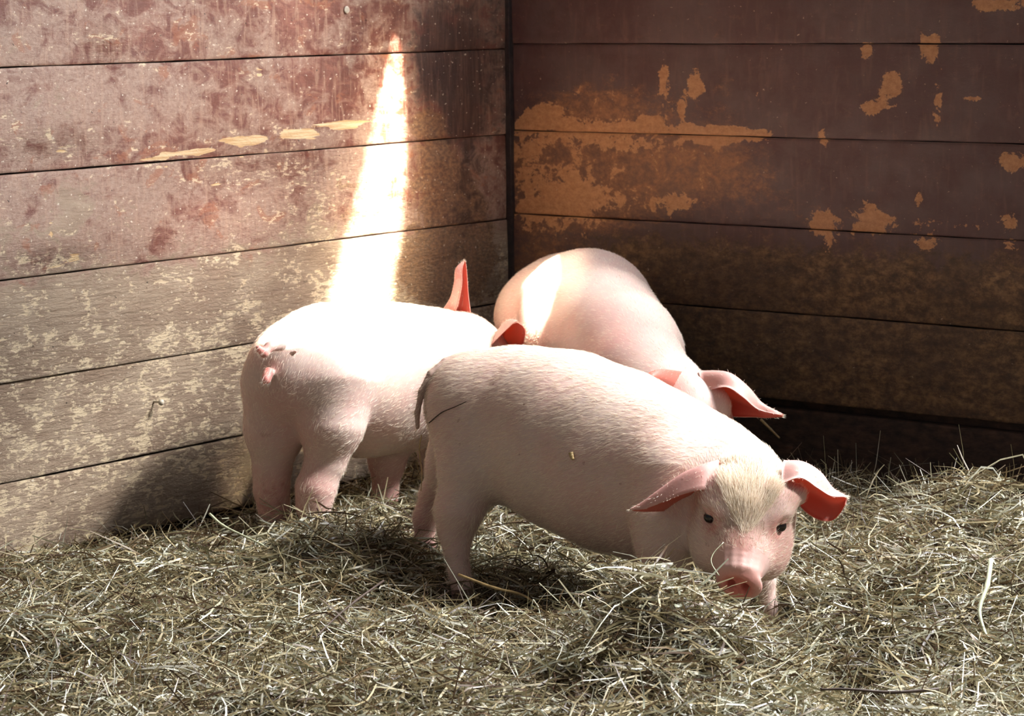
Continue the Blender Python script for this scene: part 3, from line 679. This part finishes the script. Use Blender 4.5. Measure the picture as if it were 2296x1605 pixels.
# pale tuft on the forehead
def tmask(C, N):
    rel = C - E0; f_, l_, u_ = rel @ ax[0], rel @ ax[1], rel @ ax[2]
    wd = np.clip(0.004 + (0.052 - f_) * 0.62, 0.003, 0.048)
    return ((f_ < 0.052) & (f_ > -0.085) & (np.abs(l_) < wd) & (u_ > 0.0) & (N @ ax[2] > 0.15)).astype(float)
R, N = surf_samples(V1, F1, 6500, tmask)
w0 = E0 + ax[0] * 0.06 + ax[2] * 0.02
fl = R - w0; fl /= np.linalg.norm(fl, axis=1, keepdims=True); fl = fl + 0.16 * rng.normal(size=fl.shape)
fl = fl - N * (fl * N).sum(1)[:, None]; fl /= np.linalg.norm(fl, axis=1, keepdims=True)
dr = fl * 0.9 + N * 0.36; dr /= np.linalg.norm(dr, axis=1, keepdims=True)
tag(hairs('forehead_tuft', root1, R - b1 - N * 0.001, N, dr, rng.uniform(0.014, 0.026, len(R)), rng.uniform(0.0002, 0.00038, len(R)), 0.5), kind='stuff')

# ---------- left piglet, seen from behind
hd2 = np.array([0.47, 0.88, 0]); lat2 = np.array([0.88, -0.47, 0])
fd = Field((-0.56, 4.36, -0.10), (0.10, 5.42, 0.52), 0.0036)
chain(fd, [(672, 838, 4.62, 124), (730, 838, 4.68, 152), (812, 850, 4.76, 170), (895, 846, 4.86, 162), (975, 824, 4.93, 130), (1035, 806, 4.99, 98), (1068, 812, 5.03, 82)], 0.03)
chain(fd, [(740, 860, 4.60, 108), (742, 950, 4.58, 74), (731, 1030, 4.58, 44)], 0.02)
chain(fd, [(731, 1030, 4.58, 43), (708, 1094, 4.57, 42), (703, 1136, 4.57, 35), (707, 1168, 4.57, 25), (711, 1225, 4.57, 26)], 0.02)
chain(fd, [(628, 870, 4.62, 90), (616, 965, 4.62, 68), (610, 1050, 4.62, 42)], 0.016)
chain(fd, [(610, 1050, 4.62, 41), (609, 1100, 4.62, 38), (615, 1145, 4.62, 33), (620, 1180, 4.62, 28), (622, 1225, 4.62, 27)], 0.016)
chain(fd, [(880, 930, 4.86, 80), (868, 1030, 4.86, 40), (863, 1110, 4.86, 26), (863, 1160, 4.86, 25)], 0.02)
chain(fd, [(970, 900, 5.03, 70), (975, 1010, 5.03, 36), (975, 1130, 5.03, 25)], 0.02)
fd.cone(W(612, 862, 4.495), W(634, 960, 4.50), 0.012, 0.020, 0.03, sub=True); fd.cone(W(634, 960, 4.50), W(652, 1040, 4.52), 0.020, 0.016, 0.03, sub=True)
chain(fd, [(628, 772, 4.52, 16), (606, 776, 4.50, 11), (592, 792, 4.485, 9), (580, 782, 4.48, 6), (578, 776, 4.478, 4)], 0.008)
chain(fd, [(602, 835, 4.515, 13), (597, 852, 4.50, 11)], 0.01)
chain(fd, [(655, 792, 4.50, 7), (663, 788, 4.485, 4)], 0.006)
ax2 = head_axes((0.45, -0.45, -0.75), (0.2, 0.9, -0.3)); E2 = W(1084, 838, 5.07)
Cd, axd = add_head(fd, E2, ax2, 0.95, detail=False)
earA = [[(1014, 716, 4.96), (985, 708, 4.985), (1020, 718, 5.035), (1058, 722, 5.005)], [(1026, 684, 4.94), (1010, 672, 4.965), (1034, 682, 5.015), (1053, 684, 4.995)], [(1035, 641, 4.94), (1020, 635, 4.965), (1038, 642, 5.005), (1049, 645, 4.995)],
        [(1036, 606, 4.96), (1023, 603, 4.975), (1036, 606, 4.995), (1047, 612, 4.99)], [(1041, 586, 4.985), (1040, 585, 4.985), (1042, 585, 4.985), (1044, 587, 4.985)]]
earB = [[(1108, 810, 5.035), (1130, 780, 5.045), (1165, 800, 5.035)], [(1099, 785, 4.975), (1130, 736, 4.995), (1174, 768, 4.975)], [(1103, 772, 4.915), (1140, 718, 4.935), (1178, 742, 4.915)], [(1150, 725, 4.895), (1160, 722, 4.895), (1170, 728, 4.895)]]
base = W(720, 1180, 4.7); base[2] = 0.0
q = lambda f, l, u: E2 + ax2[0] * f + ax2[1] * l + ax2[2] * u
hoof = []
for (a, b, Y) in ((711, 1215, 4.57), (622, 1215, 4.62), (863, 1150, 4.86), (975, 1120, 5.03)):
    p = W(a, b, Y); p[2] = max(p[2] - 0.02, float(H(p[0], p[1])) - 0.005); hoof.append((p, 0.021, 1.1))
pinks = [(W(600, 815, 4.5), 0.024, 0.9), (W(596, 850, 4.5), 0.016, 0.8), (W(585, 785, 4.48), 0.016, 0.8), (W(620, 1130, 4.58), 0.06, 0.4), (W(700, 1100, 4.5), 0.05, 0.35), (W(625, 960, 4.52), 0.06, 0.25), (W(860, 1080, 4.9), 0.08, 0.5)]
dirt_shades = [(W(605, 810, 4.5), 0.02, 0.4), (W(585, 980, 4.55), 0.03, 0.5), (W(590, 1130, 4.58), 0.04, 0.6), (W(890, 920, 4.8), 0.05, 0.3), (W(700, 1150, 4.54), 0.03, 0.5), (W(640, 1100, 4.58), 0.03, 0.4)]
finish_pig('piglet', 'pale piglet beside the left wall, rump and tail toward the viewer, sunlit back', fd, [(earA, False), (earB, False)], [(q(0.012, 0.052, 0.006), 0.009), (q(0.012, -0.052, 0.006), 0.009)], hoof, pinks, dirt_shades, base, hd2, 42000, (Cd, axd, E2, ax2), 0.012)

# ---------- rear piglet in the corner
hd3 = np.array([0.38, -0.92, 0])
fd = Field((-0.08, 4.30, -0.10), (0.52, 5.50, 0.56), 0.0038)
chain(fd, [(1275, 702, 5.28, 138), (1318, 712, 5.15, 150), (1352, 745, 5.00, 138), (1398, 782, 4.86, 124), (1432, 838, 4.74, 108), (1490, 885, 4.64, 92), (1530, 905, 4.58, 78)], 0.025)
chain(fd, [(1214, 712, 5.26, 108), (1225, 830, 5.28, 70), (1225, 930, 5.30, 42), (1225, 1040, 5.30, 28), (1225, 1080, 5.30, 27)], 0.03)
chain(fd, [(1330, 740, 5.26, 120), (1350, 880, 5.28, 70), (1350, 960, 5.30, 40), (1350, 1080, 5.28, 27)], 0.03)
chain(fd, [(1368, 712, 4.93, 46), (1352, 800, 4.86, 76), (1370, 900, 4.80, 60), (1370, 1000, 4.78, 36), (1370, 1150, 4.76, 28)], 0.02)
chain(fd, [(1432, 700, 4.93, 42), (1462, 790, 4.86, 66), (1480, 900, 4.86, 56), (1490, 1000, 4.85, 36), (1490, 1130, 4.85, 28)], 0.02)
ax3 = head_axes((0.22, -0.82, 0.48), (0, 0.5, 0.85)); E3 = W(1567, 935, 4.50)
Cd, axd = add_head(fd, E3, ax3, 0.86, detail=False)
q = lambda f, l, u: E3 + ax3[0] * f + ax3[1] * l + ax3[2] * u
earA = [[(1582, 878, 4.50), (1568, 834, 4.53), (1586, 880, 4.57), (1590, 926, 4.56)], [(1628, 868, 4.47), (1632, 837, 4.50), (1642, 890, 4.57), (1646, 934, 4.53)], [(1665, 890, 4.46), (1677, 869, 4.49), (1684, 905, 4.54), (1691, 935, 4.51)],
        [(1700, 918, 4.47), (1708, 904, 4.48), (1713, 920, 4.51), (1717, 937, 4.50)], [(1752, 931, 4.465), (1755, 929, 4.47), (1756, 932, 4.475), (1753, 935, 4.475)]]
earB = [[(1535, 834, 4.55), (1530, 860, 4.54), (1535, 890, 4.55)], [(1480, 828, 4.48), (1470, 850, 4.46), (1478, 890, 4.50)], [(1445, 842, 4.46), (1440, 860, 4.45), (1445, 885, 4.47)], [(1415, 872, 4.45), (1414, 874, 4.45), (1416, 878, 4.45)]]
base = W(1350, 1080, 5.0); base[2] = 0.0
hoof = []
for (a, b, Y) in ((1225, 1075, 5.30), (1350, 1080, 5.28), (1370, 1150, 4.76), (1490, 1130, 4.85)):
    p = W(a, b, Y); p[2] = max(p[2] - 0.02, float(H(p[0], p[1])) - 0.005); hoof.append((p, 0.021, -1.2))
pinks = [(W(1420, 740, 4.72), 0.08, 0.25), (W(1180, 720, 5.15), 0.08, 0.25), (W(1470, 850, 4.5), 0.05, 0.4)]
dirt_shades = [(W(1560, 870, 4.46), 0.03, 0.5), (W(1330, 780, 4.8), 0.06, 0.25), (W(1390, 610, 5.1), 0.08, 0.3)]
finish_pig('piglet', 'piglet with back arched in the wall corner behind the other two, one drooping ear showing', fd, [(earA, False), (earB, True)], [(q(0.010, 0.047, 0.006), 0.008), (q(0.010, -0.047, 0.006), 0.008)], hoof, pinks, dirt_shades, base, hd3, 34000, (Cd, axd, E3, ax3), 0.011)

# ------------------------------------------------------------------ hay
hy = NT('dry_hay'); rr = hy.attr('rnd'); 
pal = [(0.0, (44, 30, 22)), (0.16, (74, 54, 36)), (0.30, (110, 92, 64)), (0.46, (110, 108, 80)), (0.60, (142, 130, 98)), (0.75, (176, 162, 126)), (0.87, (160, 164, 144)), (1.0, (226, 224, 212))]
hc = hy.ramp(rr, [(p_, lin(c)) for p_, c in pal])
hn = hy.noise(hy.geo(), 120, 3, 0.6)
hc = hy.mix(hy.math('MULTIPLY', hy.step(hn, 0.45, 0.75), 0.35), hc, lin((96, 78, 50)))
hy.set(Base_Color=hc, Roughness=0.42)
tr = hy.node('ShaderNodeBsdfTranslucent'); hy.put(tr.inputs[0], hc)
mx = hy.node('ShaderNodeMixShader'); mx.inputs[0].default_value = 0.18
hy.t.links.new(hy.b.outputs[0], mx.inputs[1]); hy.t.links.new(tr.outputs[0], mx.inputs[2]); hy.t.links.new(mx.outputs[0], hy.out.inputs[0])

def strands(n, pos, lenr, widr, lift, pitch_sd, seg=5, curv=0.6, pitch_mu=0.0, rndf=None):
    x, y = pos(n); n = len(x)
    L = rng.uniform(*lenr, n) * rng.uniform(0.6, 1.2, n); w = rng.uniform(*widr, n)
    az = rng.uniform(0, 2 * math.pi, n); pt = rng.normal(pitch_mu, pitch_sd, n)
    z = H(x, y) + rng.uniform(lift[0], lift[1], n)
    t = np.array([np.cos(az) * np.cos(pt), np.sin(az) * np.cos(pt), np.sin(pt)]).T
    bend = rng.normal(size=(n, 3)); bend -= t * (bend * t).sum(1)[:, None]; bend /= np.linalg.norm(bend, axis=1, keepdims=True); bend[:, 2] *= 0.6
    cv = rng.normal(0, curv, n); kink = rng.random(n) < 0.18; kp = rng.uniform(0.3, 0.7, n)
    side0 = np.cross(t, rng.normal(size=(n, 3))); side0 /= np.linalg.norm(side0, axis=1, keepdims=True)
    tw = rng.normal(0, 1.2, n)
    V = np.empty((n, seg + 1, 2, 3)); c0 = np.stack([x, y, z], 1)
    for k in range(seg + 1):
        s_ = k / seg; u = s_ - 0.5
        c = c0 + t * (u * L)[:, None] + bend * (cv * L * (u * u * 2 - 0.2))[:, None]
        c = c + bend * (np.where(kink, np.abs(s_ - kp) * L * 0.7, 0))[:, None]
        n2 = np.cross(t, side0); sd = side0 * np.cos(tw * s_)[:, None] + n2 * np.sin(tw * s_)[:, None]
        ww = w * (1.0 if 0 < k < seg else 0.55) * 0.5
        V[:, k, 0] = c - sd * ww[:, None]; V[:, k, 1] = c + sd * ww[:, None]
    rn = rng.beta(1.3, 1.15, n) if rndf is None else rndf(n)
    # nothing through walls, ground far below or piglets
    C = V.mean(2); ok = np.ones(n, bool)
    for k in range(0, seg + 1):
        Pk = C[:, k]; rel = Pk - CORNER
        ok &= (rel @ nL > 0.006) & (rel @ nR > 0.008) & (Pk[:, 2] > H(Pk[:, 0], Pk[:, 1]) - 0.03)
        ok &= np.linalg.norm(Pk - SNOUT, axis=1) > 0.062
        for fdx in FIELDS: ok &= fdx.sample(Pk) > 0.001
    V = V[ok]; rn = rn[ok]; n = len(V)
    Vf = V.reshape(-1, 3); m = (seg + 1) * 2; b = (np.arange(n) * m)[:, None, None]
    f = np.stack([np.array([2 * k, 2 * k + 1, 2 * k + 3, 2 * k + 2]) for k in range(seg)])[None] + b
    return Vf, f.reshape(-1, 4), np.repeat(rn, m)
def pos_all(n):
    y = 2.8 + (5.6 - 2.8) * rng.random(n * 2) ** 1.25; x = rng.uniform(-1, 1, n * 2) * (0.235 * y + 0.32)
    rel = np.stack([x, y], 1) - CORNER[:2]; ok = (rel @ nL[:2] > 0.01) & (rel @ nR[:2] > 0.01); return x[ok][:n], y[ok][:n]
def pos_near(c, sx, sy):
    def f(n): return c[0] + rng.normal(0, sx, n), c[1] + rng.normal(0, sy, n)
    return f
parts = [strands(58000, pos_all, (0.03, 0.09), (0.0018, 0.0040), (-0.008, 0.022), 0.30),
         strands(33000, pos_all, (0.05, 0.14), (0.0014, 0.0036), (0.004, 0.038), 0.30, curv=1.0),
         strands(38000, pos_all, (0.012, 0.035), (0.0018, 0.0045), (-0.002, 0.030), 0.5, seg=5),
         strands(21000, pos_all, (0.008, 0.028), (0.002, 0.0045), (0.004, 0.032), 0.6, rndf=lambda n: rng.uniform(0.5, 1.0, n)),
         strands(3300, pos_all, (0.07, 0.17), (0.0012, 0.0028), (0.015, 0.045), 0.55, curv=0.9),
         strands(3400, pos_all, (0.05, 0.16), (0.0010, 0.0018), (0.01, 0.04), 0.4, curv=0.5, rndf=lambda n: rng.uniform(0, 0.1, n)),
         strands(500, pos_near(W(1830, 1040, 4.75)[:2], 0.12, 0.12), (0.08, 0.2), (0.0012, 0.0022), (0.02, 0.07), 0.7, curv=1.0),
         strands(900, pos_near(W(2110, 1100, 4.5)[:2], 0.12, 0.12), (0.06, 0.16), (0.0015, 0.003), (0.0, 0.035), 0.5, curv=0.8)]
Vh = []; Fh = []; Rh = []; o_ = 0
for v, f, r_ in parts: Vh.append(v); Fh.append(f + o_); Rh.append(r_); o_ += len(v)
hay = mesh_obj('hay_bedding', np.concatenate(Vh), np.concatenate(Fh), hy.m, smooth=True, attrs=dict(rnd=np.concatenate(Rh)))
tag(hay, 'loose dry grey-green hay heaped over the whole pen floor', 'hay', kind='stuff')

# ------------------------------------------------------------------ single stalks that stand out
def stalk(name, pts, r, mat, label, cat, group=None, closed=True):
    P = catmull(np.array([W(*p) for p in pts]), 5); n = len(P); V = []; Fc = []
    T = np.gradient(P, axis=0); T /= np.linalg.norm(T, axis=1, keepdims=True)
    ref = np.array([0.13, 0.4, 0.9]); A = np.cross(T, ref); A /= np.linalg.norm(A, axis=1, keepdims=True); B = np.cross(T, A)
    for i in range(n):
        rr_ = r * (1.0 - 0.35 * i / n) * (1.25 if i % 10 == 5 else 1.0)
        for k in range(7):
            a = 2 * math.pi * k / 7; V.append(P[i] + (A[i] * math.cos(a) + B[i] * math.sin(a)) * rr_)
    for i in range(n - 1):
        for k in range(7): Fc.append((i * 7 + k, i * 7 + (k + 1) % 7, (i + 1) * 7 + (k + 1) % 7, (i + 1) * 7 + k))
    Fc.append(tuple(range(6, -1, -1))); Fc.append(tuple((n - 1) * 7 + k for k in range(7)))
    o = mesh_obj(name, V, Fc, mat); tag(o, label, cat, group); return o
ST = plain('golden_straw', (192, 166, 116), 0.45); GR = plain('grey_green_stem', (176, 180, 150), 0.45); TW = plain('dark_twig', (62, 44, 32), 0.7)
stalk('straw_stalk', [(1028, 1288, 3.98), (1110, 1318, 3.94), (1168, 1332, 3.92), (1215, 1362, 3.89)], 0.0024, ST, 'bent golden straw stalk lying in front of the nearest hind foot', 'straw')
stalk('straw_stalk', [(px_, py_, wall_uv_R(px_, py_)[2][1] - 0.006) for px_, py_ in ((1706, 940), (1728, 962), (1748, 982))], 0.0030, ST, 'short thick yellow straw against the dark sill under the drooping ear of the rear piglet', 'straw')
stalk('straw_stalk', [(1612, 1290, 3.60), (1595, 1262, 3.61), (1600, 1240, 3.62), (1622, 1216, 3.63)], 0.0009, GR, 'thin pale stem sticking up left of the pink snout', 'straw')
stalk('grass_stem', [(470, 1152, 4.30), (500, 1178, 4.27), (548, 1202, 4.24), (590, 1222, 4.2)], 0.0024, GR, 'pale green curved stem left of the turned-away piglet, below the dark gap', 'stem')
stalk('grass_stem', [(2222, 1255, 3.75), (2214, 1310, 3.70), (2196, 1370, 3.66), (2212, 1430, 3.62)], 0.0042, GR, 'broad pale hay stem hanging down the heap near the right edge', 'stem')
stalk('twig', [(860, 1302, 3.9), (800, 1345, 3.8), (752, 1385, 3.72), (706, 1430, 3.65)], 0.0020, TW, 'dark thin twig slanting over the hay below the left piglet', 'twig')
stalk('twig', [(2105, 1545, 3.22), (2000, 1552, 3.22), (1900, 1545, 3.23), (1840, 1546, 3.24)], 0.0024, TW, 'dark twig lying flat at the bottom right of the hay', 'twig')
stalk('straw_stalk', [(945, 975, 4.27), (940, 1010, 4.27), (946, 1060, 4.27), (944, 1100, 4.27)], 0.0011, ST, 'thin stem hanging below the tail of the front piglet', 'straw')
stalk('straw_stalk', [(868, 585, 5.36), (880, 620, 5.34), (893, 652, 5.30)], 0.0022, ST, 'yellow straw leaning on the left wall at the foot of the sunbeam', 'straw')
stalk('straw_stalk', [(905, 622, 5.38), (912, 636, 5.37), (920, 652, 5.36)], 0.0020, ST, 'short straw stuck to the left wall just right of the sunbeam', 'straw')

# nails and a knot hole in the left wall
IR = plain('pale_worn_nail', (206, 196, 176), 0.35)
def nail(px, py, r, out, label):
    t_, z_, p = wall_uv_L(px, py)
    V = []; Fc = []
    prof = [(0.35 * r, -0.004), (0.35 * r, out * 0.75), (r, out * 0.8), (r * 0.95, out), (r * 0.5, out * 1.12)]
    for (rad, o2) in prof:
        for k in range(14):
            a = 2 * math.pi * k / 14; V.append(p + nL * o2 + dL * math.cos(a) * rad + UP * (math.sin(a) * rad))
    for i in range(len(prof) - 1):
        for k in range(14): Fc.append((i * 14 + k, i * 14 + (k + 1) % 14, (i + 1) * 14 + (k + 1) % 14, (i + 1) * 14 + k))
    Fc.append(tuple((len(prof) - 1) * 14 + k for k in range(14)))
    tag(mesh_obj('nail', V, Fc, IR), label, 'nail')
def surf(px, py, V):
    d = V - CAMP; zc = d @ f0; x = (d @ CR) / zc * FPX + IW / 2; y = -(d @ CU) / zc * FPX + IH / 2
    m = np.hypot(x - px, y - py) < 7; return float(V[m, 1].min())
SY = lambda px, py: (px, py, surf(px, py, V1) - 0.0012)
stalk('grass_stem', [SY(962, 948), SY(990, 925), SY(1020, 912), SY(1046, 900)], 0.0011, TW, 'thin dark stem lying on the rump of the front piglet', 'stem')
stalk('straw_stalk', [SY(1280, 1014), SY(1282, 1022), SY(1285, 1030)], 0.0042, ST, 'small pale straw flake stuck to the flank of the front piglet', 'straw')
nail(346, 900, 0.006, 0.022, 'round pale nail head sticking out of the lower left wall plank')
nail(775, 22, 0.008, 0.004, 'pale round nail head near the top of the left wall')

# ------------------------------------------------------------------ sunbeam: spot lamps for the sun, shining through holes in an added unseen panel
Wmid = wall_uv_L(850, 450)[2]
S = Wmid + SLIT_D * 5.2
spot = light('sunbeam', 'SPOT', S, -SLIT_D, 42000, (1.0, 0.93, 0.80), spot_size=math.radians(16), spot_blend=0.0, shadow_soft_size=0.026)
PZ = 2.0
light('sunbeam_glow', 'SPOT', S, -SLIT_D, 10000, (1.0, 0.86, 0.62), spot_size=math.radians(16), spot_blend=0.0, shadow_soft_size=0.15)  # second soft lamp, added for a halo around the sunbeam
def to_panel(p):
    d = p - S; k = (PZ - S[2]) / d[2]; q_ = S + d * k; return q_[0], q_[1]
polyA = [wall_uv_L(*p)[2] for p in [(884, 112), (895, 112), (903, 230), (907, 330), (904, 430), (893, 520), (880, 600), (864, 690), (858, 720), (735, 720), (765, 600), (797, 480), (824, 380), (850, 250), (870, 160)]]
polyB = [W(*p) for p in [(590, 760, 4.58), (650, 705, 4.66), (740, 690, 4.76), (880, 692, 4.90), (960, 702, 4.91), (1035, 724, 4.93), (1078, 762, 4.95), (1070, 800, 4.93), (1010, 820, 4.87), (940, 850, 4.76), (885, 868, 4.70), (845, 850, 4.66), (828, 900, 4.62), (806, 950, 4.56), (790, 880, 4.53), (745, 810, 4.54), (690, 785, 4.55), (620, 800, 4.53)]]
polyC = [W(*p) for p in [(1188, 600, 5.16), (1240, 578, 5.18), (1238, 680, 5.04), (1215, 760, 4.98), (1180, 760, 5.0)]]
polyD = [wall_uv_L(*p)[2] for p in [(886, 90), (892, 90), (896, 108), (882, 108)]]
def inside(px, py, poly):
    c = np.zeros(px.shape, bool); n = len(poly)
    for i in range(n):
        x1, y1 = poly[i]; x2, y2 = poly[(i + 1) % n]
        cond = ((y1 > py) != (y2 > py)); xx = (x2 - x1) * (py - y1) / ((y2 - y1) if y2 != y1 else 1e-9) + x1
        c ^= cond & (px < xx)
    return c
PP = [[to_panel(p) for p in poly] for poly in (polyA, polyB, polyC, polyD)]
allp = np.array(sum(PP, [])); c0 = allp.mean(0); 
c0 = np.array(to_panel(Wmid)); hs = 0.80; g = 0.0035; gx = np.arange(c0[0] - hs, c0[0] + hs, g); gy = np.arange(c0[1] - hs, c0[1] + hs, g)
cx, cy = np.meshgrid((gx[:-1] + gx[1:]) / 2, (gy[:-1] + gy[1:]) / 2, indexing='ij')
hole_m = np.zeros(cx.shape, bool)
for P_ in PP: hole_m |= inside(cx, cy, P_)
idx = np.arange(len(gx) * len(gy)).reshape(len(gx), len(gy))
fq = np.stack([idx[:-1, :-1], idx[1:, :-1], idx[1:, 1:], idx[:-1, 1:]], -1)[~hole_m]
GX, GY = np.meshgrid(gx, gy, indexing='ij')
beam_mask = mesh_obj('sunbeam_mask', np.stack([GX, GY, np.full(GX.shape, PZ)], -1).reshape(-1, 3), fq.reshape(-1, 4), md.m, smooth=False)  # added panel out of view, holes shaped to the wanted light patches
tag(beam_mask, kind='structure')
